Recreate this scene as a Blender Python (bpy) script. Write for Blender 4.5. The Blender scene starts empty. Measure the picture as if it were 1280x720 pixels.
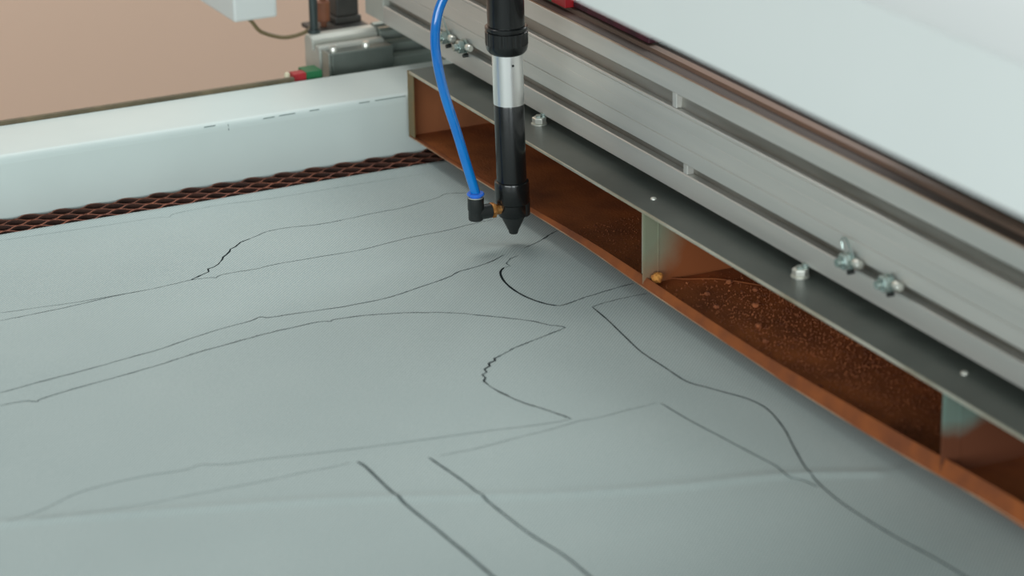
import bpy, bmesh, math, random
from mathutils import Vector, Matrix, Euler
random.seed(7)
S = 0.001                       # every length below is in millimetres
COL = bpy.context.scene.collection

# ------------------------------------------------------------------ materials
def srgb(r, g, b):
    f = lambda c: (c/255/12.92) if c/255 <= .04045 else ((c/255+.055)/1.055)**2.4
    return (f(r), f(g), f(b), 1)

def mat(name, base, rough=.5, metal=0., other=None, scale=30., lo=.35, hi=.65, detail=4.,
        bump=0., bscale=200., coat=0., stretch=(1, 1, 1), spec=.5, sheen=0.):
    m = bpy.data.materials.new(name); m.use_nodes = True
    nt = m.node_tree; b = nt.nodes['Principled BSDF']
    b.inputs['Base Color'].default_value = base
    b.inputs['Roughness'].default_value = rough
    b.inputs['Metallic'].default_value = metal
    b.inputs['Coat Weight'].default_value = coat
    b.inputs['Specular IOR Level'].default_value = spec
    b.inputs['Sheen Weight'].default_value = sheen
    tc = nt.nodes.new('ShaderNodeTexCoord'); mp = nt.nodes.new('ShaderNodeMapping')
    mp.inputs['Scale'].default_value = stretch
    nt.links.new(tc.outputs['Object'], mp.inputs['Vector'])
    if other is not None:
        n = nt.nodes.new('ShaderNodeTexNoise'); n.inputs['Scale'].default_value = scale
        n.inputs['Detail'].default_value = detail
        nt.links.new(mp.outputs[0], n.inputs['Vector'])
        r = nt.nodes.new('ShaderNodeValToRGB')
        r.color_ramp.elements[0].position = lo; r.color_ramp.elements[0].color = base
        r.color_ramp.elements[1].position = hi; r.color_ramp.elements[1].color = other
        nt.links.new(n.outputs['Fac'], r.inputs['Fac'])
        nt.links.new(r.outputs['Color'], b.inputs['Base Color'])
    if bump:
        n2 = nt.nodes.new('ShaderNodeTexNoise'); n2.inputs['Scale'].default_value = bscale
        n2.inputs['Detail'].default_value = 3
        nt.links.new(mp.outputs[0], n2.inputs['Vector'])
        bp = nt.nodes.new('ShaderNodeBump'); bp.inputs['Strength'].default_value = bump
        bp.inputs['Distance'].default_value = .001
        nt.links.new(n2.outputs['Fac'], bp.inputs['Height'])
        nt.links.new(bp.outputs[0], b.inputs['Normal'])
    return m

def rust_spread(name, clean, rust, centre, radius, soft, rough_c=.35, axis_scale=(1, 1, 1)):
    """bare metal that a stain of rust dust covers outside a ball round `centre` (object space, mm)"""
    m = mat(name, clean, .45, 0.2); nt = m.node_tree; b = nt.nodes['Principled BSDF']
    tc = nt.nodes.new('ShaderNodeTexCoord')
    mp = nt.nodes.new('ShaderNodeMapping')
    mp.inputs['Location'].default_value = tuple(-c*S*a for c, a in zip(centre, axis_scale))
    mp.inputs['Scale'].default_value = axis_scale
    nt.links.new(tc.outputs['Object'], mp.inputs['Vector'])
    ln = nt.nodes.new('ShaderNodeVectorMath'); ln.operation = 'LENGTH'
    nt.links.new(mp.outputs[0], ln.inputs[0])
    n = nt.nodes.new('ShaderNodeTexNoise'); n.inputs['Scale'].default_value = 40; n.inputs['Detail'].default_value = 5
    nt.links.new(tc.outputs['Object'], n.inputs['Vector'])
    ad = nt.nodes.new('ShaderNodeMath'); ad.operation = 'MULTIPLY_ADD'
    ad.inputs[1].default_value = .018; nt.links.new(n.outputs['Fac'], ad.inputs[0])
    nt.links.new(ln.outputs['Value'], ad.inputs[2])
    mr = nt.nodes.new('ShaderNodeMapRange')
    mr.inputs['From Min'].default_value = (radius-soft)*S+.009; mr.inputs['From Max'].default_value = (radius+soft)*S+.009
    nt.links.new(ad.outputs[0], mr.inputs['Value'])
    mx = nt.nodes.new('ShaderNodeMix'); mx.data_type = 'RGBA'
    mx.inputs[6].default_value = clean; mx.inputs[7].default_value = rust
    nt.links.new(mr.outputs[0], mx.inputs[0]); nt.links.new(mx.outputs[2], b.inputs['Base Color'])
    mm = nt.nodes.new('ShaderNodeMapRange'); mm.inputs['To Min'].default_value = rough_c; mm.inputs['To Max'].default_value = .9
    nt.links.new(mr.outputs[0], mm.inputs['Value']); nt.links.new(mm.outputs[0], b.inputs['Roughness'])
    return m

M = {}
M['white_paint'] = mat('white_paint', srgb(208, 219, 215), .42, other=srgb(201, 212, 208), scale=6, bump=.05, bscale=60)
M['cover_paint'] = mat('cover_paint', srgb(222, 228, 225), .5, other=srgb(219, 225, 222), scale=4)
M['olive_edge'] = mat('olive_edge', srgb(112, 98, 72), .6, other=srgb(84, 76, 56), scale=30)
M['aluminium'] = mat('aluminium', srgb(214, 212, 206), .42, .65, other=srgb(200, 200, 195), scale=12, stretch=(.25, 5, 5), bump=.05, bscale=200)
M['groove_metal'] = mat('groove_metal', srgb(150, 148, 142), .42, .85, other=srgb(112, 108, 100), scale=20, stretch=(.3, 3, 3))
M['dark_steel'] = mat('dark_steel', srgb(98, 104, 98), .36, .25, other=srgb(84, 90, 85), scale=14, bump=.05, bscale=350)
M['sheet_edge'] = mat('sheet_edge', srgb(205, 203, 188), .38, .6, other=srgb(170, 160, 135), scale=18)
M['steel_bolt'] = mat('steel_bolt', srgb(225, 225, 215), .3, .7)
M['zinc'] = mat('zinc', srgb(190, 204, 200), .25, .8, other=srgb(150, 166, 160), scale=80)
M['black_anodised'] = mat('black_anodised', srgb(24, 26, 26), .27, .25, coat=.2, bump=.04, bscale=300)
M['black_plastic'] = mat('black_plastic', srgb(30, 33, 32), .4)
M['satin_silver'] = mat('satin_silver', srgb(240, 240, 238), .3, 1., bump=.03, bscale=300, stretch=(1, 1, 8))
M['brass'] = mat('brass', srgb(225, 165, 100), .35, .7, other=srgb(165, 105, 50), scale=150)
M['hose_blue'] = mat('hose_blue', srgb(4, 122, 200), .16, coat=.6, other=srgb(4, 104, 188), scale=20)
M['collet_blue'] = mat('collet_blue', srgb(45, 110, 215), .3)
M['rust_floor'] = mat('rust_floor', srgb(128, 74, 46), .95, other=srgb(178, 102, 56), scale=22, lo=.3, hi=.72, bump=.55, bscale=420, spec=.15)
M['rust_lip'] = mat('rust_lip', srgb(146, 80, 38), .85, other=srgb(106, 58, 36), scale=38, lo=.35, hi=.75, bump=.2, bscale=260, spec=.3)
M['tan_bead'] = mat('tan_bead', srgb(176, 150, 128), .6, .2, other=srgb(150, 112, 86), scale=14)
M['rust_granule'] = mat('rust_granule', srgb(166, 96, 56), .9, other=srgb(112, 60, 36), scale=160)
M['rust_back'] = mat('rust_back', srgb(120, 66, 36), .9, other=srgb(95, 52, 30), scale=15)
M['crumb'] = mat('crumb', srgb(215, 150, 70), .8, other=srgb(160, 95, 40), scale=220, bump=.6, bscale=500)
M['honeycomb'] = mat('honeycomb', srgb(156, 88, 60), .8, other=srgb(124, 68, 50), scale=45, bump=.3, bscale=300)
M['cell_shade'] = mat('cell_shade', srgb(74, 46, 36), .9, other=srgb(52, 34, 28), scale=60)  # darker brown for the strip sides, painting in the shade of the deep cells
M['bed_dark'] = mat('bed_dark', srgb(48, 32, 26), .9, other=srgb(30, 22, 20), scale=20)
M['scorch'] = mat('scorch', srgb(28, 36, 38), .9, spec=.1)
M['scorch_pale'] = mat('scorch_pale', srgb(104, 114, 113), .9, spec=.1)
M['scorch_soft'] = mat('scorch_soft', srgb(70, 80, 80), .9, spec=.1)
M['hem_line'] = mat('hem_line', srgb(122, 134, 132), .9, spec=.1)
M['paint_chip'] = mat('paint_chip', srgb(118, 132, 130), .8)
M['grey_rail'] = mat('grey_rail', srgb(165, 172, 165), .36, .7, other=srgb(140, 148, 142), scale=14)
M['pale_rail'] = mat('pale_rail', srgb(196, 196, 186), .4, .3, other=srgb(176, 178, 170), scale=14)
M['grey_block'] = mat('grey_block', srgb(120, 128, 122), .42, .5, other=srgb(104, 112, 106), scale=22, bump=.2)
M['groove_dark'] = mat('groove_dark', srgb(70, 78, 72), .45, .6)
M['motor_black'] = mat('motor_black', srgb(54, 54, 52), .5, .2, other=srgb(70, 68, 64), scale=50)
M['copper_brown'] = mat('copper_brown', srgb(140, 88, 62), .55, .2, other=srgb(110, 68, 50), scale=40)
M['pole_dark'] = mat('pole_dark', srgb(70, 80, 80), .3, .6)
M['cable_olive'] = mat('cable_olive', srgb(112, 98, 66), .6)
M['green_plastic'] = mat('green_plastic', srgb(30, 110, 66), .45)
M['red_plastic'] = mat('red_plastic', srgb(170, 32, 40), .45)
M['cream'] = mat('cream', srgb(220, 210, 180), .5)
M['maroon'] = mat('maroon', srgb(78, 24, 40), .6, other=srgb(50, 20, 30), scale=60)
M['rail_brown'] = mat('rail_brown', srgb(92, 76, 66), .6, .2, other=srgb(118, 88, 70), scale=12, stretch=(.4, 4, 4))
M['rail_dark'] = mat('rail_dark', srgb(58, 50, 44), .75, other=srgb(76, 54, 44), scale=10, stretch=(.4, 4, 4))
M['peach_wall'] = mat('peach_wall', srgb(232, 200, 178), .9, other=srgb(228, 198, 176), scale=.8)
M['floor_paint'] = mat('floor_paint', srgb(170, 165, 160), .6, other=srgb(150, 148, 144), scale=2)
M['ceiling_paint'] = mat('ceiling_paint', srgb(235, 235, 232), .9, other=srgb(228, 228, 225), scale=1)

def fabric_material():
    m = mat('grey_twill', srgb(160, 172, 169), .85, spec=.25, sheen=.15); nt = m.node_tree; b = nt.nodes['Principled BSDF']
    tc = nt.nodes.new('ShaderNodeTexCoord')
    w = nt.nodes.new('ShaderNodeTexWave'); w.wave_type = 'BANDS'; w.bands_direction = 'DIAGONAL'
    w.inputs['Scale'].default_value = 200; w.inputs['Distortion'].default_value = .3
    w.inputs['Detail'].default_value = 1; w.inputs['Detail Scale'].default_value = 8
    n = nt.nodes.new('ShaderNodeTexNoise'); n.inputs['Scale'].default_value = 7; n.inputs['Detail'].default_value = 3
    n3 = nt.nodes.new('ShaderNodeTexNoise'); n3.inputs['Scale'].default_value = 500; n3.inputs['Detail'].default_value = 2
    for k in (w, n, n3): nt.links.new(tc.outputs['Object'], k.inputs['Vector'])
    mx = nt.nodes.new('ShaderNodeMix'); mx.data_type = 'RGBA'
    mx.inputs[6].default_value = srgb(136, 152, 151); mx.inputs[7].default_value = srgb(184, 195, 191)
    ad = nt.nodes.new('ShaderNodeMath'); ad.operation = 'MULTIPLY_ADD'; ad.inputs[1].default_value = .7
    nt.links.new(w.outputs['Fac'], ad.inputs[0])
    a2 = nt.nodes.new('ShaderNodeMath'); a2.operation = 'MULTIPLY_ADD'; a2.inputs[1].default_value = .45; a2.inputs[2].default_value = -.15
    nt.links.new(n3.outputs['Fac'], a2.inputs[0])
    a3 = nt.nodes.new('ShaderNodeMath'); a3.operation = 'MULTIPLY_ADD'; a3.inputs[1].default_value = .3
    nt.links.new(n.outputs['Fac'], a3.inputs[0]); nt.links.new(a2.outputs[0], a3.inputs[2])
    nt.links.new(a3.outputs[0], ad.inputs[2])
    nt.links.new(ad.outputs[0], mx.inputs[0]); nt.links.new(mx.outputs[2], b.inputs['Base Color'])
    bp = nt.nodes.new('ShaderNodeBump'); bp.inputs['Strength'].default_value = .25; bp.inputs['Distance'].default_value = .0003
    nt.links.new(ad.outputs[0], bp.inputs['Height']); nt.links.new(bp.outputs[0], b.inputs['Normal'])
    return m
M['fabric'] = fabric_material()

# ------------------------------------------------------------------ objects
def tag(o, label=None, cat=None, group=None, kind=None):
    if label: o['label'] = label
    if cat: o['category'] = cat
    if group: o['group'] = group
    if kind: o['kind'] = kind
    return o

def thing(name, label, cat, loc=(0, 0, 0), group=None):
    o = bpy.data.objects.new(name, None); o.empty_display_size = .02
    COL.objects.link(o); o.location = Vector(loc)*S
    return tag(o, label, cat, group)

def build(name, bm, m, parent=None, smooth=False, bevel=0., auto=None, recalc=True):
    """link the bmesh (mm, world coordinates) as one mesh object; parents sit unrotated"""
    if recalc: bmesh.ops.recalc_face_normals(bm, faces=bm.faces)
    base = Vector((0, 0, 0)); p = parent
    while p is not None: base += p.location; p = p.parent
    for v in bm.verts: v.co = v.co*S - base
    me = bpy.data.meshes.new(name); bm.to_mesh(me); bm.free()
    me.materials.append(M[m] if isinstance(m, str) else m)
    o = bpy.data.objects.new(name, me); COL.objects.link(o)
    if smooth:
        for f in me.polygons: f.use_smooth = True
        me.set_sharp_from_angle(angle=math.radians(auto or 40))
    o.parent = parent
    if bevel:
        b = o.modifiers.new('bevel', 'BEVEL'); b.width = bevel*S; b.segments = 2; b.limit_method = 'ANGLE'; b.angle_limit = math.radians(40)
        b.harden_normals = False
    return o

def box(bm, x0, x1, y0, y1, z0, z1):
    v = [bm.verts.new((x, y, z)) for x in (x0, x1) for y in (y0, y1) for z in (z0, z1)]
    for f in ((0, 1, 3, 2), (4, 6, 7, 5), (0, 4, 5, 1), (2, 3, 7, 6), (0, 2, 6, 4), (1, 5, 7, 3)):
        bm.faces.new([v[i] for i in f])
    return v

def B(*a):
    bm = bmesh.new(); box(bm, *a); return bm

def prism_x(bm, prof, x0, x1):
    """profile of (y, z) points pushed along x"""
    a = [bm.verts.new((x0, y, z)) for y, z in prof]; b = [bm.verts.new((x1, y, z)) for y, z in prof]
    n = len(prof)
    for i in range(n): bm.faces.new((a[i], a[(i+1) % n], b[(i+1) % n], b[i]))
    bm.faces.new(a[::-1]); bm.faces.new(b)

def prism_y(bm, prof, y0, y1):
    """profile of (x, z) points pushed along y"""
    a = [bm.verts.new((x, y0, z)) for x, z in prof]; b = [bm.verts.new((x, y1, z)) for x, z in prof]
    n = len(prof)
    for i in range(n): bm.faces.new((a[i], a[(i+1) % n], b[(i+1) % n], b[i]))
    bm.faces.new(a[::-1]); bm.faces.new(b)

def lathe(bm, prof, centre=lambda z: (0, 0), n=48, axis='z', origin=(0, 0, 0), ridges=0, ramp=0.):
    """profile of (radius, height); `centre` shifts each ring, `axis` lays it over"""
    rings = []
    for k, (r, h) in enumerate(prof):
        ring = []
        for i in range(n):
            t = 2*math.pi*i/n
            rr = r - (ramp if ridges and (i*ridges*2//n) % 2 else 0)
            a, b = rr*math.cos(t), rr*math.sin(t)
            if axis == 'z': cx, cy = centre(h); p = (origin[0]+cx+a, origin[1]+cy+b, origin[2]+h)
            elif axis == 'y': p = (origin[0]+a, origin[1]+h, origin[2]+b)
            else: p = (origin[0]+h, origin[1]+a, origin[2]+b)
            ring.append(bm.verts.new(p))
        rings.append(ring)
    for q in range(len(rings)-1):
        for i in range(n):
            bm.faces.new((rings[q][i], rings[q][(i+1) % n], rings[q+1][(i+1) % n], rings[q+1][i]))
    bm.faces.new(rings[0][::-1]); bm.faces.new(rings[-1])

def spline(pts, n):
    P = [Vector(p) for p in pts]; P = [2*P[0]-P[1]] + P + [2*P[-1]-P[-2]]; out = []
    for i in range(1, len(P)-2):
        for k in range(n):
            t = k/n; a, b, c, d = P[i-1:i+3]
            out.append(.5*((2*b)+(c-a)*t+(2*a-5*b+4*c-d)*t*t+(3*b-a-3*c+d)*t**3))
    out.append(P[-2]); return out

def tube(bm, pts, r, n=14):
    rings = []; up = Vector((.3, .2, 1)).normalized()
    for i, p in enumerate(pts):
        d = (pts[min(i+1, len(pts)-1)]-pts[max(i-1, 0)]).normalized()
        s = d.cross(up) if abs(d.dot(up)) < .98 else d.cross(Vector((0, 1, 0)))
        s.normalize(); u = s.cross(d)
        if rings and s.dot(last) < 0: s, u = -s, -u
        last = s
        rings.append([bm.verts.new(p+(s*math.cos(2*math.pi*k/n)+u*math.sin(2*math.pi*k/n))*r) for k in range(n)])
    for a, b in zip(rings, rings[1:]):
        for k in range(n): bm.faces.new((a[k], a[(k+1) % n], b[(k+1) % n], b[k]))
    bm.faces.new(rings[0][::-1]); bm.faces.new(rings[-1])

# ------------------------------------------------------------------ the room
tag(build('wall_far', B(-2600, -2500, -3000, 3600, -900, 2000), 'peach_wall'), kind='structure')
tag(build('wall_right', B(-2500, 3300, 3500, 3600, -900, 2000), 'ceiling_paint'), kind='structure')
tag(build('floor', B(-2600, 3300, -3000, 3600, -950, -900), 'floor_paint'), kind='structure')

# ------------------------------------------------------------------ machine frame
XW = -280.
frame = thing('laser_cutter_cabinet', 'white painted steel cabinet of the laser cutter with a long raised side rim', 'machine', (-320, 0, -900))
bm = bmesh.new()
prof = [(XW, -60), (XW, 46.5)]
for k in range(7):
    t = math.pi/2*k/6; prof.append((XW-7.5+7.5*math.cos(t), 46.5+7.5*math.sin(t)))
prof += [(-367, 54), (-369, 52), (-369, -60)]
prism_y(bm, prof, -1100, 640)
build('side_rim', bm, 'white_paint', frame, smooth=True)
build('cabinet_body', B(-369, 1150, -1100, 640, -898, -62), 'white_paint', frame, bevel=4)
build('bed_panel', B(XW+1, 1148, -1098, 638, -61, -26), 'bed_dark', frame)
build('support_panel', B(-176, 1140, -1090, 600, -26, -2.), 'bed_dark', frame)
for s in [[[-279.8,-169.8,53.7],[-279.8,-159.1,53.6]],[[-279.8,-147.0,51.0],[-279.8,-147.2,45.7]],[[-279.8,-112.9,51.1],[-279.8,-102.0,51.3]],[[-279.8,-97.3,51.4],[-279.8,-81.6,51.7]],[[-279.8,-18.1,52.9],[-279.8,-7.6,52.9]],[[-279.8,-2.0,52.8],[-279.8,14.2,52.7],[-279.8,28.8,53.3]],[[-279.8,-67.4,51.8],[-279.8,-57.9,51.9]]]:
    bm = bmesh.new(); w = .8 if s[0][1] != s[-1][1] and abs(s[0][2]-s[-1][2]) < 3 else .7
    P = [Vector((XW-7.5+math.sqrt(56.25-(min(z, 51.6)-46.5)**2 if z > 46.5 else 56.25)+.1, y, min(z, 51.6))) for x, y, z in s]
    tube(bm, P, .42, 6)
    build('paint_chip', bm, 'paint_chip', frame)
build('edge_strip', B(-374, -369, -1090, -46, 20, 57.5), 'olive_edge', frame, bevel=.8)

# honeycomb bed: standing strips that wave towards and away from each other
def honeycomb(x0, x1, y0, y1, pitch, row, top, depth, wall):
    bm = bmesh.new(); k = 0; x = x0; n = 14
    while x <= x1:
        prev = None; y = y0; sg = 1 if k % 2 else -1
        m = int((y1-y0)/pitch*n)
        for i in range(m):
            y = y0+i*pitch/n; t = 2*math.pi*i/n
            c = math.cos(t); c = math.copysign(abs(c)**.75, c)
            xx = x+sg*(row/2-.35)*c
            q = [bm.verts.new((xx+dx, y, z)) for dx, z in ((-wall/2, top-depth), (wall/2, top-depth), (wall/2, top), (-wall/2, top))]
            if prev:
                for f in range(4): bm.faces.new((prev[f], prev[(f+1) % 4], q[(f+1) % 4], q[f]))
            prev = q
        x += row; k += 1
    return bm
hc = build('honeycomb_bed', honeycomb(-274.6, -190, -700, 400, 30., 8.3, -1.8, 22, 2.), 'honeycomb')
hc.data.materials.append(M['cell_shade'])
for f in hc.data.polygons: f.material_index = 0 if f.normal.z > .7 else 1  # tops stay rusty, sides take the painted shade
tag(hc, 'rusty brown honeycomb cutting bed showing beside the white side rim', 'cutting bed')

# ------------------------------------------------------------------ fabric
RIDGE = spline([(a, b, 0) for a, b in [[325.3,-568.1],[329.4,-547.3],[347.8,-486.4],[370.2,-420.5],[387.5,-369.4],[406.0,-318.4],[441.0,-244.8],[468.4,-185.5],[491.5,-117.5],[509.3,-45.5],[537.0,14.7]]], 6)
def seg_d(px, py, pts):
    best = 1e9
    for a, b in zip(pts, pts[1:]):
        dx, dy = b.x-a.x, b.y-a.y; t = max(0, min(1, ((px-a.x)*dx+(py-a.y)*dy)/(dx*dx+dy*dy+1e-9)))
        best = min(best, (px-a.x-dx*t)**2+(py-a.y-dy*t)**2)
    return math.sqrt(best)
def height(x, y):
    z = .35*math.sin(x*.021+y*.013)+.25*math.sin(x*.009-y*.027+1.3)
    z += -2.6*math.exp(-(((x+22)**2+(y+6)**2)/17.**2))+1.6*math.exp(-(((x-6)**2+(y+14)**2)/14.**2))
    if x > 60:
        d = seg_d(x, y, RIDGE)
        if d < 26: z += 1.5*math.exp(-(d/4.5)**2)
    e = max(0., 1-(x+232)/16.)
    return max(z, -1.) + .5*e
bm = bmesh.new()
xs = [-232+5*i for i in range(57)] + [53+4.*i for i in range(1, 175)]
ys = [-700+5*i for i in range(145)] + [45+35*i for i in range(8)]
ys = sorted(set(ys)); grid = {}
Z0 = .9
for i, x in enumerate(xs):
    for j, y in enumerate(ys):
        grid[i, j] = bm.verts.new((x - (.6*math.sin(y*.02) if i == 0 else 0), y, height(x, y)+Z0*0))
for i in range(len(xs)-1):
    for j in range(len(ys)-1):
        bm.faces.new((grid[i, j], grid[i+1, j], grid[i+1, j+1], grid[i, j+1]))
fab = build('fabric_sheet', bm, 'fabric', None, smooth=True, recalc=False)
sol = fab.modifiers.new('thickness', 'SOLIDIFY'); sol.thickness = .7*S; sol.offset = -1
tag(fab, 'pale grey twill fabric sheet lying on the bed with laser-cut pattern outlines', 'fabric')
CUTS = [["A",0.45,[[-51.7,-432.4],[-48.7,-400.9],[-44.8,-367.4],[-44.4,-336.4],[-43.5,-314.2],[-45.2,-290.2],[-47.7,-272.2]]],
 ["A2",1.3,[[-47.7,-272.2],[-55.4,-258.5],[-58.5,-252.4],[-65.5,-250.5],[-67.4,-244.4],[-72.2,-238.8],[-81.5,-231.7],[-86.7,-229.0],[-90.9,-224.5],[-97.0,-219.3],[-102.3,-216.5],[-105.9,-210.8],[-114.9,-202.2],[-119.5,-191.7]]],
 ["A3",0.5,[[-119.5,-191.7],[-129.0,-173.2],[-130.7,-154.8],[-125.1,-127.2],[-125.6,-102.2],[-128.7,-72.8],[-129.3,-47.2],[-135.8,-23.4],[-140.9,-5.4],[-147.1,6.1],[-140.5,22.7]]],
 ["B",0.55,[[-34.6,-437.6],[-36.9,-396.7],[-39.6,-369.1],[-43.5,-334.7],[-43.5,-314.2]]],
 ["B2",0.5,[[-47.6,-276.8],[-45.8,-257.9],[-42.7,-252.1],[-46.4,-247.2],[-47.6,-233.6],[-46.9,-215.2],[-50.0,-196.1],[-50.4,-156.3],[-49.6,-120.1],[-56.7,-74.7],[-58.2,-39.4],[-61.9,-14.9],[-65.9,15.5]]],
 ["C",0.3,[[-217.9,-382.3],[-213.1,-301.0],[-211.2,-245.4],[-207.2,-233.5],[-214.2,-224.3],[-216.6,-182.3],[-211.6,-150.1],[-208.8,-115.3],[-207.0,14.1]]],
 ["D",0.8,[[109.9,-481.1],[102.0,-440.0],[98.2,-415.2],[88.9,-375.1],[82.5,-345.7],[73.1,-317.7],[65.1,-289.7],[60.3,-262.6],[56.2,-251.9],[60.6,-247.5],[62.4,-229.5],[64.9,-204.7],[66.8,-184.4],[65.6,-151.4],[62.0,-133.1],[56.4,-116.7],[46.1,-83.2],[38.8,-71.0],[35.3,-51.2],[29.6,-34.9],[22.0,-20.1]]],
 ["D2",0.9,[[14.9,2.2],[4.0,23.6],[-6.5,38.1],[-11.7,48.2]]],
 ["E",0.8,[[133.3,-488.2],[133.5,-469.4],[138.6,-462.4],[134.6,-455.6],[126.6,-422.1],[119.9,-388.4],[112.0,-356.3],[108.3,-342.7],[102.3,-322.9],[96.4,-290.4],[91.7,-263.9],[89.8,-240.6],[88.5,-216.0],[92.2,-207.3],[89.6,-203.4],[92.2,-181.9],[97.8,-162.8],[104.6,-144.4],[108.9,-136.5],[116.5,-122.5],[125.0,-110.4],[139.3,-95.2],[152.3,-81.0],[168.2,-65.8],[180.0,-59.5],[187.0,-52.0],[192.1,-49.7]]],
 ["F",0.9,[[191.8,-50.8],[201.3,-77.4],[210.9,-103.6],[218.6,-117.6]]],
 ["F2",1.5,[[218.6,-117.6],[223.8,-127.7],[227.6,-128.9],[230.3,-135.6],[235.6,-137.5],[239.5,-143.7],[245.6,-144.6],[248.6,-150.0],[255.0,-150.3],[259.8,-154.2],[271.9,-154.5]]],
 ["F3",1.2,[[271.9,-154.5],[291.7,-151.2],[311.7,-145.9],[325.0,-139.9],[342.0,-133.2],[353.4,-129.3]]],
 ["G",0.6,[[353.9,-129.6],[352.4,-150.8],[343.9,-190.9],[336.4,-234.8],[329.5,-280.2],[321.4,-324.5],[316.0,-350.8],[311.8,-379.1],[303.6,-394.4],[306.6,-406.8],[303.4,-429.7],[302.3,-451.5],[303.8,-471.0],[307.5,-488.9],[318.5,-509.1],[324.4,-525.0],[329.0,-542.8]]],
 ["H",0.4,[[348.5,-300.1],[349.8,-317.6],[349.1,-336.0],[350.0,-364.3],[347.9,-412.1],[345.3,-458.9],[338.4,-504.0],[336.4,-526.3]]],
 ["I",2.3,[[349.3,-295.6],[361.0,-294.0],[396.7,-294.7],[437.5,-294.6],[470.7,-293.1],[495.2,-292.6],[514.5,-291.9],[553.4,-291.2],[581.8,-290.4]]],
 ["J",1.8,[[365.5,-248.2],[414.3,-244.1],[460.4,-243.7],[509.1,-242.0],[549.7,-236.8],[582.7,-236.1],[616.5,-234.6]]],
 ["K",0.5,[[366.4,-240.6],[367.3,-209.8],[364.7,-179.1],[363.6,-152.7],[360.0,-126.3],[361.6,-110.8],[359.1,-89.1],[358.4,-74.8],[356.8,-60.2]]],
 ["Lc",1.1,[[358.7,-58.5],[396.9,-55.9],[434.8,-50.8],[474.4,-45.2],[495.8,-42.4],[512.6,-44.9],[522.8,-38.4],[536.6,-35.0]]],
 ["Mc",1.2,[[162.8,-11.1],[191.6,-13.2],[227.9,-17.8],[264.1,-22.1],[298.1,-21.8],[331.5,-21.3],[348.3,-14.2],[364.4,-6.8],[382.6,1.5],[406.0,4.2],[440.6,-3.3],[470.8,-14.0],[515.5,-28.3],[558.0,-34.3],[597.8,-34.3],[632.8,-32.1],[664.8,-28.2],[694.4,-26.2],[723.3,-24.3]]],
 ["N",0.6,[[162.8,-11.4],[159.3,1.8],[157.5,16.1],[156.7,29.7],[157.1,41.9]]],
 ["O",0.9,[[146.3,-34.4],[148.1,-29.8],[141.8,-9.0],[139.6,3.5],[134.9,23.9],[132.4,43.0]]],
 ["P",0.6,[[28.5,-9.8],[32.2,-19.2],[40.9,-27.3],[48.4,-27.2],[48.6,-33.2]]],
 ["P2",1.9,[[48.6,-33.2],[55.8,-39.9],[68.0,-44.9],[83.2,-48.1],[101.4,-49.1],[121.3,-46.8],[138.8,-40.6],[146.7,-34.6]]]]
for name, w, pts in CUTS:
    zig = name in ('A2', 'F2', 'P')
    P = [Vector((a, b, 0)) for a, b in pts] if zig else spline([(a, b, 0) for a, b in pts], 4)
    # thin the line out every few millimetres, as a kerf opens and closes
    D = [P[0]]
    for a, b in zip(P, P[1:]):
        n = max(1, int((b-a).length/5))
        for k in range(1, n+1): D.append(a.lerp(b, k/n))
    bm = bmesh.new(); prev = None
    thin = name in ('C', 'K', 'H', 'G', 'B', 'A')
    for i, p in enumerate(D):
        d = (D[min(i+1, len(D)-1)]-D[max(i-1, 0)]); d.normalize()
        if 0 < i < len(D)-1 and name in ('A', 'A3', 'B', 'B2', 'D', 'D2', 'E', 'F', 'F3', 'O', 'N'): p = p + Vector((-d.y, d.x, 0))*random.uniform(-.35, .35)
        ww = w*(.55+.9*random.random()) if not name in ('I', 'J', 'Lc', 'Mc', 'P2', 'G') else w*(.85+.3*random.random())
        if i in (0, len(D)-1): ww *= .4
        s = Vector((-d.y, d.x, 0))*ww/2
        z = height(p.x, p.y)
        if name in ('D', 'D2', 'E', 'F', 'A3', 'B2', 'O', 'Mc'): ww *= 1.3
        if name in ('I', 'J'): ww *= .85
        a = bm.verts.new((p.x+s.x, p.y+s.y, z+.12)); b = bm.verts.new((p.x-s.x, p.y-s.y, z+.12))
        c = bm.verts.new((p.x, p.y, z+.12+min(.25, .12*w)))
        if prev:
            bm.faces.new((prev[0], a, c, prev[2])); bm.faces.new((prev[2], c, b, prev[1]))
        prev = (a, b, c)
    mm = 'hem_line' if name == 'C' else ('scorch_pale' if name in ('G', 'H', 'K') else 'scorch_soft' if name in ('I', 'J', 'Lc') else 'scorch')
    build('cut_line' if name != 'C' else 'hem_line', bm, mm, fab)

# ------------------------------------------------------------------ exhaust tray
YT, ZT, XL, XR = 27., 79.5, -271., 1000.
tray = thing('exhaust_tray', 'rust-stained steel suction tray with open front hanging under the aluminium beam', 'tray', (300, 70, 14))
bm = bmesh.new(); box(bm, XL-.5, XR, YT, 122.5, ZT-1.8, ZT); build('top_plate', bm, 'dark_steel', tray, bevel=.3)
def sag(x): return 0.
bm = bmesh.new(); box(bm, XL+3, XR, YT-.8, YT+.7, ZT-2.3, ZT+.05); build('front_edge', bm, 'sheet_edge', tray, bevel=.3)
bm = bmesh.new(); box(bm, XL, XR, YT+3, 122, 15.2, 16.8); build('floor_panel', bm, 'rust_floor', tray)
build('back_panel', B(XL, XR, 120, 121.6, 16.8, ZT-1.8), 'rust_back', tray)
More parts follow.
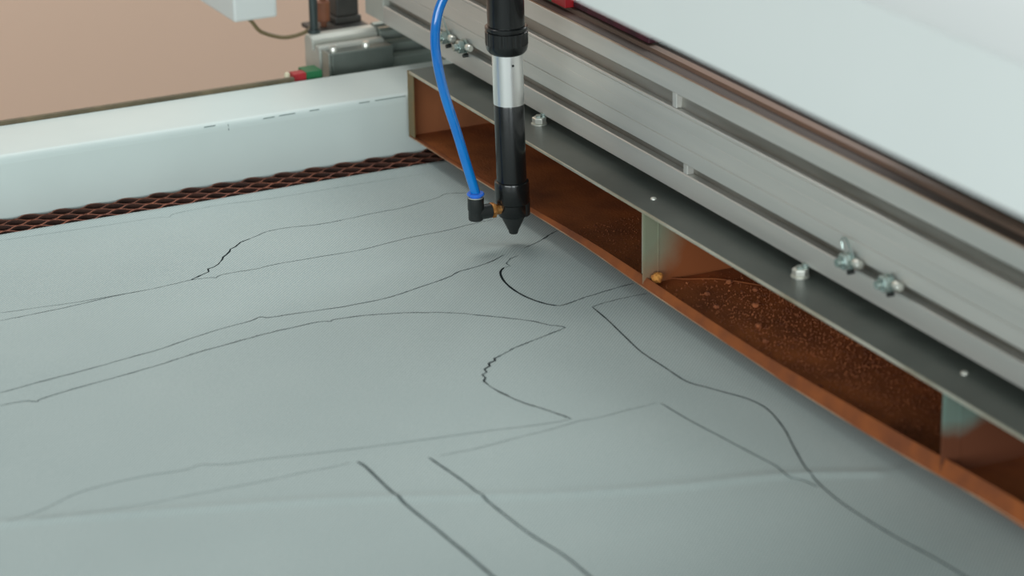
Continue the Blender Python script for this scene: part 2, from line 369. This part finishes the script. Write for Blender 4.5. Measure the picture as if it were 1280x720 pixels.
# front lip: a folded hem that grows taller and bows out along the tray
LIP = [(-271, 27, 15.8, 17.0), (-160, 27, 15.8, 17.2), (-60, 27, 17., 18.6), (-17, 27, 17.5, 20.), (78, 27, 18., 23.), (156, 27, 15.7, 22.9),
       (237, 27, 14., 21.6), (345, 27, 12.7, 20.8), (413, 27, 11.9, 22.2), (545, 27, 14.3, 26.6), (685, 27, 19.9, 32.), (1000, 27, 20, 32)]
LP = spline([(a, b, c) for a, b, c, d in LIP], 5); LQ = spline([(a, b, d) for a, b, c, d in LIP], 5)
bm = bmesh.new(); prev = None
for p, q in zip(LP, LQ):
    ring = [bm.verts.new(v) for v in ((p.x, p.y, p.z), (p.x, p.y+.6, (p.z+q.z)/2), (q.x, YT+3, q.z), (q.x, YT+4., q.z-.4), (p.x, YT+4., min(p.z+.6, 16)), (p.x, p.y+1.2, p.z-.5))]
    if prev:
        for k in range(6): bm.faces.new((prev[k], prev[(k+1) % 6], ring[(k+1) % 6], ring[k]))
    else: bm.faces.new(ring[::-1])
    prev = ring
bm.faces.new(prev); build('front_lip', bm, 'rust_lip', tray, smooth=True)
bm = bmesh.new(); tube(bm, [Vector((p.x, p.y-.1, p.z-.1)) for p in LP], .5, 6)
build('lip_edge', bm, mat('lip_edge', srgb(190, 160, 130), .5, .3, other=srgb(150, 100, 70), scale=14), tray, smooth=True)
# left end wall, clean near its front corner and stained behind
bm = bmesh.new(); box(bm, XL, XL+1.4, YT, 122, 15.2, ZT-.4)
build('end_panel', bm, mat('end_rust', srgb(146, 88, 52), .85, other=srgb(118, 70, 40), scale=14, lo=.3, hi=.7, bump=.1), tray)
bm = bmesh.new(); box(bm, XL-.4, XL+1., YT-.6, YT+6, 15.5, ZT); box(bm, XL+1., XL+12.5, YT-.6, YT+.6, 15.5+2, ZT-2.3)
build('end_flange', bm, mat('flange_olive', srgb(116, 108, 76), .5, .3, other=srgb(140, 96, 52), scale=26), tray, bevel=.3)
# hem under the top plate at the end
bm = bmesh.new(); prism_x(bm, [(YT+.6, ZT-2.4), (YT+6, ZT-2.4), (YT+6, ZT-6)], XL+12, XL+42); build('gusset', bm, 'olive_edge', tray)

# dividers
def divider(x, stain):
    bm = bmesh.new(); box(bm, x, x+1.4, YT+1.5, 119, 17, ZT-2)
    d = build('divider', bm, stain, tray)
    if x < 300: build('front_hem', B(x-.8, x+.3, YT-.1, YT+.3, 26, ZT-2.3), 'sheet_edge', d)
    bm = bmesh.new(); box(bm, x-.6, x+.8, YT+.2, YT+2, 17.2, ZT-2.2); box(bm, x+.8, x+1.9, YT+13.2, YT+14., 17.2, ZT-2.2)
    build('divider_hem', bm, stain, d, bevel=.2)
off = (300, 70, 14)
M['stain_a'] = rust_spread('stain_a', srgb(136, 142, 120), srgb(138, 76, 38), (176-off[0], 22-off[1], 76-off[2]), 30, 12, axis_scale=(1, .85, .55))
M['stain_b'] = rust_spread('stain_b', srgb(112, 132, 122), srgb(100, 54, 30), (590-off[0], 34-off[1], 84-off[2]), 34, 7, axis_scale=(1, .55, 1.0))
divider(176, M['stain_a']); divider(590, M['stain_b'])
for x, y in ((157, 47.5), (574, 55)):
    bm = bmesh.new(); lathe(bm, [(2.6, 0), (2.5, .7), (1.7, 1.4), (.5, 1.7)], origin=(x, y, ZT), n=16)
    build('rivet', bm, 'steel_bolt', tray, smooth=True)
for x, y in ((-65, 58), (362, 57)):
    bm = bmesh.new(); lathe(bm, [(7., 0), (7., 1), (5.6, 1.1)], origin=(x, y, ZT), n=24); w = build('washer', bm, 'steel_bolt', tray, smooth=True)
    bm = bmesh.new(); lathe(bm, [(5.6, 1.1), (6.2, 1.6), (6.2, 5.8), (5.4, 6.4)], origin=(x, y, ZT), n=6); build('hex_nut', bm, 'steel_bolt', tray, bevel=.3)
    bm = bmesh.new(); lathe(bm, [(2.9, 6.), (2.9, 9.5)], origin=(x, y+4.5, ZT), n=16); lathe(bm, [(2.9, 6.), (2.9, 8.0)], origin=(x, y, ZT), n=16)
    build('bolt_shank', bm, 'zinc', tray, smooth=True)
tag(build('wire_sliver', (lambda b: (tube(b, spline([(168, 44, 18.2), (176.5+8, 60, 18.4), (200, 84, 19), (232, 112, 18)], 6), .55, 6), b)[1])(bmesh.new()), 'rust_lip', tray))

# crumbs of rust lying on the tray floor
def crumb(x, y, z, r, name, label, m, group=None):
    bm = bmesh.new(); bmesh.ops.create_icosphere(bm, subdivisions=2, radius=r)
    for v in bm.verts: v.co *= .75+.5*random.random(); v.co.z *= .8; v.co += Vector((x, y, z+r*.6))
    o = build(name, bm, m); tag(o, label, 'crumb', group); return o
crumb(182.5, 37, 19.5, 5.2, 'slag_crumb', 'yellow-brown crumb of slag in the tray corner at the foot of the left divider', 'crumb')
for x, y, r in ((208, 88, 2.6), (222, 60, 2.4), (262, 80, 2.6), (250, 52, 2.3), (300, 60, 2.5), (232, 98, 2.2), (330, 48, 2.2)):
    crumb(x, y, 17, r, 'rust_crumb', 'small rounded crumb of rust lying on the dusty tray floor', 'rust_granule', 'rust crumbs on the tray floor')
bm = bmesh.new()
for k in range(3600):
    x = random.uniform(186, 582); y = YT+9+(random.random()**.8)*82; f = min(1, (x-186)/90.)
    if random.random() > .25+.75*f: continue
    r = random.uniform(.35, .95)*(1.35 if random.random() < .12 else 1); c = Vector((x, y, 17+r*.3))
    v = [bm.verts.new(c+Vector((random.uniform(-r, r), random.uniform(-r, r), random.uniform(-.5*r, r)))) for _ in range(2)]
    t = random.random()*6
    base = [bm.verts.new(c+Vector((r*math.cos(t+q*2.09), r*math.sin(t+q*2.09), -.3*r))) for q in range(3)]
    top = bm.verts.new(c+Vector((random.uniform(-.4, .4)*r, random.uniform(-.4, .4)*r, r*1.1)))
    for q in range(3): bm.faces.new((base[q], base[(q+1) % 3], top))
    bm.faces.new(base[::-1]); [bm.verts.remove(u) for u in v]
for k in range(700):
    x = random.uniform(30, 172); y = YT+9+random.random()*70; r = random.uniform(.3, .75); c = Vector((x, y, 17+r*.3)); t = random.random()*6
    base = [bm.verts.new(c+Vector((r*math.cos(t+q*2.09), r*math.sin(t+q*2.09), -.3*r))) for q in range(3)]
    top = bm.verts.new(c+Vector((0, 0, r)))
    for q in range(3): bm.faces.new((base[q], base[(q+1) % 3], top))
    bm.faces.new(base[::-1])
tag(build('rust_grit', bm, 'rust_granule'), 'loose brown rust grit scattered over the floor of the tray', 'grit', kind='stuff')

# ------------------------------------------------------------------ gantry beam
YB, Z0b, Z1b, XB = 62., 87.5, 183.5, -404.
beam = thing('gantry_beam', 'long grooved aluminium extrusion beam crossing above the fabric', 'beam', (300, 90, 87.5))
prof = [(YB, Z0b), (YB, 104.2), (YB+.8, 105), (YB+8, 105), (YB+8, 113.2), (YB+.8, 113.2), (YB, 114), (YB, 126.4), (YB+.9, 126.8), (YB+.9, 127.5), (YB, 127.9),
        (YB, 140), (YB+.35, 140.2), (YB+.35, 140.8), (YB, 141), (YB, 151.6), (YB+.8, 151.9), (YB+.8, 152.6), (YB, 153), (YB, 154), (YB+.8, 154.6), (YB+7, 154.6), (YB+7, 166.6), (YB+1.2, 166.6), (YB, 167.8),
        (YB, Z1b-1), (YB+1, Z1b), (140, Z1b), (140, Z0b)]
bm = bmesh.new(); prism_x(bm, prof, XB, 1080); build('extrusion', bm, 'aluminium', beam)
bm = bmesh.new(); prism_x(bm, [(YB+7.95, 105.1), (YB+6.5, 105.1), (YB+6.5, 113.1), (YB+7.95, 113.1)], XB+1, 1079); prism_x(bm, [(YB+6.9, 154.7), (YB+5.2, 154.7), (YB+6.2, 166.5), (YB+6.9, 166.5)], XB+1, 1079)
build('groove_insert', bm, 'groove_metal', beam)
build('end_plate', B(XB-44, XB, YB, 142, Z0b, Z1b), 'pale_rail', beam, bevel=.8)
for x, z0, z1 in ((163, 155, 167), (181, 105.2, 113)):
    build('groove_plug', B(x-3.2, x+3.2, YB+.6, YB+6.8, z0, z1), 'aluminium', beam, bevel=.4)
build('top_strip', B(XB+2, 1078, YB+.6, 138, Z1b, Z1b+.8), 'rail_dark', beam)
build('edge_bead', B(XB+2, 1078, YB+.3, YB+1.2, Z1b-.2, Z1b+.8), 'tan_bead', beam)
bm = bmesh.new(); prism_x(bm, [(74, Z1b+.8), (75, Z1b+3.6), (82, Z1b+3.6), (83, Z1b+.8)], XB+10, 1070)
build('guide_rail', bm, 'rail_brown', beam)
bm = bmesh.new(); prism_x(bm, [(93, Z1b+.8), (93, Z1b+7), (103, Z1b+7), (103, Z1b+.8)], -100, 1070)
build('drive_belt', bm, 'rail_dark', beam)
# pairs of clamp screws sticking out of the lower groove
def clamp(x, z=111.5):
    y = YB-5
    bm = bmesh.new(); lathe(bm, [(3.2, -9), (3.2, 14)], axis='y', origin=(x, y, z), n=14); s = build('clamp_screw', bm, 'zinc', beam, smooth=True)
    bm = bmesh.new(); lathe(bm, [(6.6, 1.), (6.6, 3.)], axis='y', origin=(x, y, z), n=24); build('washer', bm, 'zinc', s, smooth=True)
    bm = bmesh.new(); lathe(bm, [(6.0, -5.), (6.4, -4.4), (6.4, .2), (5.6, .8)], axis='y', origin=(x, y, z), n=6); build('hex_nut', bm, 'zinc', s, bevel=.3)
    bm = bmesh.new(); lathe(bm, [(2.4, -2), (3.2, 0), (3.2, 6), (2.4, 7)], axis='x', origin=(x+9, y+1, z+1.5), n=14); build('grub_screw', bm, 'steel_bolt', s, smooth=True)
    bm = bmesh.new(); lathe(bm, [(1.7, 0), (1.9, .5), (1.9, 5)], axis='y', origin=(x+1, y, z-8.5), n=12); build('pin', bm, 'black_plastic', s, smooth=True)
for x in (-252, -216, 424, 475): clamp(x)
bm = bmesh.new(); tube(bm, spline([(x, YB-3.5, z) for x, z in ((416, 118), (414, 124), (418, 127), (424, 122), (430, 117))], 6), .7, 8); build('wire_clip', bm, 'zinc', beam, smooth=True)
bm = bmesh.new(); tube(bm, spline([(x, YB-3.5, z) for x, z in ((-262, 118), (-265, 125), (-260, 128), (-254, 121), (-246, 114))], 6), .7, 8); build('wire_clip', bm, 'zinc', beam, smooth=True)

# blocks riding on top of the beam
t = thing('belt_clamp', 'red and green plastic clamp block riding on top of the beam', 'clamp', (-62, 84, 187.1))
build('green_block', B(-92, -63.5, 70, 84, 187.1, 204), 'green_plastic', t, bevel=.6)
build('red_block', B(-63.5, -38, 70, 88, 187.1, 206), 'red_plastic', t, bevel=.6)
bm = bmesh.new(); lathe(bm, [(1.6, 0), (1.4, 1), (.4, 1.4)], axis='x', origin=(-38, 82, 193), n=12); build('screw', bm, 'steel_bolt', t, smooth=True)
t = build('cable_chain', (lambda b: (prism_x(b, [(77, 188), (77, 193), (90, 193), (90, 188)], -36, 95), b)[1])(bmesh.new()), 'maroon', None, bevel=.8)
tag(t, 'dark maroon cable carrier strip lying on the beam under the white cover', 'cable carrier')

# ------------------------------------------------------------------ laser head (leans very slightly)
lean = lambda z: (-1.7*(z-10)/190., -3.4*(z-10)/190.)
head = thing('laser_cutter_tube', 'black and silver laser lens tube with conical nozzle hanging over the fabric', 'laser head', (0, 0, 10))
bm = bmesh.new(); lathe(bm, [(14.6, 186), (15.5, 187), (15.5, 232), (15.5, 330), (15, 331)], lean, 64); build('upper_barrel', bm, 'black_anodised', head, smooth=True, auto=30)
bm = bmesh.new(); lathe(bm, [(13, 167.4), (14.8, 168.4), (16.6, 170.6), (17.4, 173.5), (17.6, 176)], lean, 96)
lathe(bm, [(17.8, 176), (17.8, 186.4), (17, 187)], lean, 144, ridges=24, ramp=.45)
lathe(bm, [(16.2, 186.5), (16.2, 188)], lean, 64); lathe(bm, [(17.4, 188), (17.8, 188.6), (17.8, 190.6), (17, 191.2), (15.4, 191.3)], lean, 96)
build('locking_ring', bm, 'black_anodised', head, smooth=True, auto=25)
bm = bmesh.new(); lathe(bm, [(12.9, 124.4), (12.9, 168)], lean, 64); build('silver_barrel', bm, 'satin_silver', head, smooth=True)
bm = bmesh.new(); lathe(bm, [(1., 0), (.8, .5)], axis='x', origin=(12.2, -4.2, 160), n=10); build('grub_screw', bm, 'black_plastic', head)
bm = bmesh.new(); lathe(bm, [(12.6, 56), (12.6, 123.2), (12.2, 124.6)], lean, 64); build('lower_barrel', bm, 'black_anodised', head, smooth=True, auto=30)
bm = bmesh.new(); lathe(bm, [(12.4, 36.5), (14.2, 38), (14.6, 39.5), (14.6, 55), (14.2, 56.4), (12.4, 57)], lean, 64)
lathe(bm, [(12., 26), (12.4, 26.8), (12.4, 37)], lean, 64)
build('nozzle_collar', bm, 'black_anodised', head, smooth=True, auto=30)
bm = bmesh.new(); lathe(bm, [(3.2, 9.6), (3.7, 10), (4.1, 12), (10.4, 25.5), (10.6, 27)], lean, 48); build('nozzle_cone', bm, 'black_plastic', head, smooth=True, auto=30)
bm = bmesh.new(); lathe(bm, [(6, 25.5), (7., 26.5), (7., 41)], origin=(3, 6.6, 0), n=32); build('clamp_lug', bm, 'black_plastic', head, smooth=True)
el = build('elbow_fitting', (lambda b: (lathe(b, [(5.4, -37.5), (6.3, -36.5), (6.3, -21.5), (5.6, -21)], axis='y', origin=(0, 0, 33.5), n=24),
      lathe(b, [(4.6, 27), (6., 27.6), (6.4, 29), (6.4, 36), (6.9, 37), (6.9, 46.6), (6.2, 47.2)], origin=(0, -34.8, 0), n=24), b)[2])(bmesh.new()), 'black_plastic', head, smooth=True, auto=35)
bm = bmesh.new(); lathe(bm, [(4.8, -21.2), (6.8, -20.6), (6.8, -17.4), (4.6, -17), (4.4, -10)], axis='y', origin=(0, 0, 33.5), n=6); build('brass_thread', bm, 'brass', el, bevel=.4)
bm = bmesh.new(); lathe(bm, [(6.6, 47.2), (6.7, 48)], origin=(0, -34.8, 0), n=24); build('clamp_ring', bm, 'steel_bolt', el, smooth=True)
bm = bmesh.new(); lathe(bm, [(4.6, 48), (5., 49.2), (7.2, 49.6), (7.4, 50.6), (6.6, 51.6), (4.3, 51.8)], origin=(0, -34.8, 0), n=28); build('release_collet', bm, 'collet_blue', el, smooth=True)
bm = bmesh.new(); box(bm, -32, 32, 15, 60, 246, 300); box(bm, -40, 40, 58, 66, 232, 310); box(bm, -40, 40, 66, 96, 300, 310); build('carriage_bracket', bm, 'grey_block', head, bevel=1)
HP = spline([[0.0,-35.1,52.1],[-2.0,-41.7,77.2],[-4.0,-49.0,105.6],[-6.0,-57.5,136.0],[-8.0,-62.4,161.4],[-10.0,-63.9,181.5],[-10.0,-62.7,198.2],[-10.0,-58.7,212.5],[-8.0,-50.7,226.6],[-4.0,-32.1,242.5]], 10); bm = bmesh.new(); tube(bm, [Vector((0, -34.8, 50)) if i == 0 else p for i, p in enumerate(HP)], 4.1, 20)
tag(build('air_hose', bm, 'hose_blue', None, smooth=True), 'glossy blue air hose curving down into the black elbow fitting', 'hose')

# ------------------------------------------------------------------ overhead cover
cov = thing('machine_cover', 'large smooth white sheet-metal cover blurred in the upper right', 'cover', (800, 0, 326))
bm = bmesh.new(); prism_x(bm, [(-150, 326), (-150, 400), (-148.5, 404.5), (-144, 406), (300, 406), (300, 326)], 330, 1500)
build('cover_shell', bm, 'cover_paint', cov, smooth=True, auto=50)
build('support_leg', B(1165, 1205, 240, 280, -900, 326), 'cover_paint', cov, bevel=2)

# ------------------------------------------------------------------ far end of the machine, beyond the rim
# the rail the gantry rolls on
rail = thing('side_rail', 'silver grooved rail running behind the white rim under the beam', 'rail', (-430, 200, 20))
rp = [(-403, -60), (-403, 52), (-406, 55), (-411, 55), (-411, 50), (-416, 50), (-416, 62), (-419, 65), (-424, 65), (-424, 58), (-431, 58), (-431, 71), (-434, 74), (-440, 74), (-440, 68), (-447, 68), (-447, 75), (-452, 76), (-458, 72), (-458, -60)]
bm = bmesh.new(); prism_y(bm, rp, 70, 560); build('extrusion', bm, 'grey_rail', rail, bevel=.5)
rp2 = [(-418, -60), (-418, 64), (-422, 68), (-430, 68), (-430, 62), (-436, 62), (-436, 70), (-442, 74), (-452, 74), (-456, 70), (-456, -60)]
bm = bmesh.new(); prism_y(bm, rp2, 0, 69.5); build('end_section', bm, 'pale_rail', rail, bevel=1.5)
blk = thing('bearing_block', 'grey metal bearing block with two bolt heads behind the white rim', 'bearing block', (-409, 36, 20))
build('body', B(-417, -400, 5, 70, -60, 65.5), 'grey_block', blk, bevel=1.5)
build('side_plate', B(-417.5, -399.5, 1.8, 4.6, -60, 66), 'grey_rail', blk, bevel=.5)
for y in (10, 44):
    bm = bmesh.new(); lathe(bm, [(3.6, 0), (3.6, 4.6), (3., 5.4)], origin=(-407, y, 65.5), n=20); build('bolt_head', bm, 'steel_bolt', blk, smooth=True)
bm = bmesh.new(); lathe(bm, [(4.2, 75), (4.2, 330)], origin=(-452, 9, 0), n=24); lathe(bm, [(6.4, 74), (6.4, 77.5)], origin=(-452, 9, 0), n=24)
tag(build('support_rod', bm, 'pole_dark', None, smooth=True), 'dark upright steel rod standing on the end of the side rail', 'rod')
mt = thing('stepper_motor', 'dark square stepper motor mounted at the end of the side rail', 'motor', (-485, 50, 60))
build('body', B(-500, -478, 44, 68, 78, 128), 'motor_black', mt, bevel=1.5)
build('end_cap', B(-502, -476, 42, 70, 71, 78), 'motor_black', mt, bevel=1.5)
build('mount_plate', B(-502, -459.5, 16, 72, 67, 71), 'motor_black', mt, bevel=.6)
bm = bmesh.new(); lathe(bm, [(5.2, 76), (6.6, 77), (6.6, 96), (5.2, 97)], origin=(-478, 30, 0), n=24); lathe(bm, [(3, 71), (3, 130)], origin=(-478, 30, 0), n=16)
tag(build('drive_pulley', bm, 'copper_brown', None, smooth=True), 'brown drive pulley between the dark rod and the motor', 'pulley')
jb = thing('junction_box', 'white plastic junction box hanging above the far rim', 'junction box', (-520, -42, 94))
build('housing', B(-600, -470, -66, -21, 89, 200), 'cover_paint', jb, bevel=2.5)
build('support_arm', B(-462, -450, -66, 5, 180, 188), 'pole_dark', jb)
build('arm_plate', B(-470, -458, -60, -30, 150, 190), 'pole_dark', jb)
bm = bmesh.new(); tube(bm, spline([(-476, -50, 91), (-474, -46, 86), (-472, -38, 76), (-470, -19, 68.5), (-466, -6, 69), (-460, 4, 73.5), (-456.8, 9, 79)], 8), 1.9, 12)
tag(build('signal_cable', bm, 'cable_olive', None, smooth=True), 'thin olive cable looping from the white junction box to the dark rod', 'cable')
tc = thing('terminal_connector', 'small red and green terminal connector at the far edge of the rim', 'connector', (-385, -35, 50))
build('red_housing', B(-386, -374.5, -45, -32, 20, 59), 'red_plastic', tc, bevel=.6)
build('green_housing', B(-396, -376, -31.5, -15, 20, 59), 'green_plastic', tc, bevel=.6)
bm = bmesh.new(); lathe(bm, [(2.6, 50), (2.6, 60), (1.8, 61)], origin=(-377, -50.5, 0), n=16); build('pin', bm, 'cream', tc, smooth=True)
bracket = build('mounting_ledge', B(-520, -370, -60, 600, -200, -60.5), 'grey_block', None)
tag(bracket, 'grey ledge behind the rim that carries the rail', 'ledge')

# ------------------------------------------------------------------ light
w = bpy.data.worlds.new('room_light'); bpy.context.scene.world = w; w.use_nodes = True
w.node_tree.nodes['Background'].inputs[0].default_value = (.76, .90, .95, 1)
w.node_tree.nodes['Background'].inputs[1].default_value = .28
def area(name, loc, target, size, power, color):
    l = bpy.data.lights.new(name, 'AREA'); l.shape = 'RECTANGLE'; l.size, l.size_y = size; l.energy = power; l.color = color
    o = bpy.data.objects.new(name, l); COL.objects.link(o); o.location = loc
    o.rotation_euler = (Vector(target)-Vector(loc)).to_track_quat('-Z', 'Y').to_euler(); return o
area('window_daylight', (1.7, -2.2, .5), (.0, -.1, .08), (2.0, .8), 30, (.94, 1., 1.))
area('rim_fill', (2.9, -.7, .5), (-.2, -.2, .03), (1.0, .7), 24, (.92, .99, 1.))  # added fill behind the camera, lifts the face of the white rim
area('ceiling_lamp', (-1.0, 1.6, 1.8), (-.05, -.1, 0), (1.4, 1.0), 31, (.95, 1., 1.))
area('wall_fill', (-1.3, 0, 2.2), (-2.5, .2, -.3), (1.2, 1.2), 28, (1., .97, .94))  # added fill aimed at the far wall to brighten it

# ------------------------------------------------------------------ camera
cd = bpy.data.cameras.new('camera'); cam = bpy.data.objects.new('camera', cd); COL.objects.link(cam)
R_ = [[0.444507, 0.895663, -0.014216], [-0.311012, 0.169196, 0.935224], [0.84005, -0.411292, 0.353771]]
m4 = Matrix(((R_[0][0], R_[1][0], R_[2][0], 0), (R_[0][1], R_[1][1], R_[2][1], 0), (R_[0][2], R_[1][2], R_[2][2], 0), (0, 0, 0, 1)))
m4.translation = Vector([2021.621, -992.087, 811.927])*S
cam.matrix_world = m4
cd.sensor_width = 36; cd.lens = 99.475; cd.clip_start = .05; cd.clip_end = 50
cd.dof.use_dof = True; cd.dof.focus_distance = 2.37; cd.dof.aperture_fstop = 6.0
sc = bpy.context.scene; sc.camera = cam
sc.view_settings.view_transform = 'Standard'; sc.view_settings.look = 'None'
sc.view_settings.gamma = 1; sc.view_settings.use_curve_mapping = False; sc.view_settings.exposure = .15
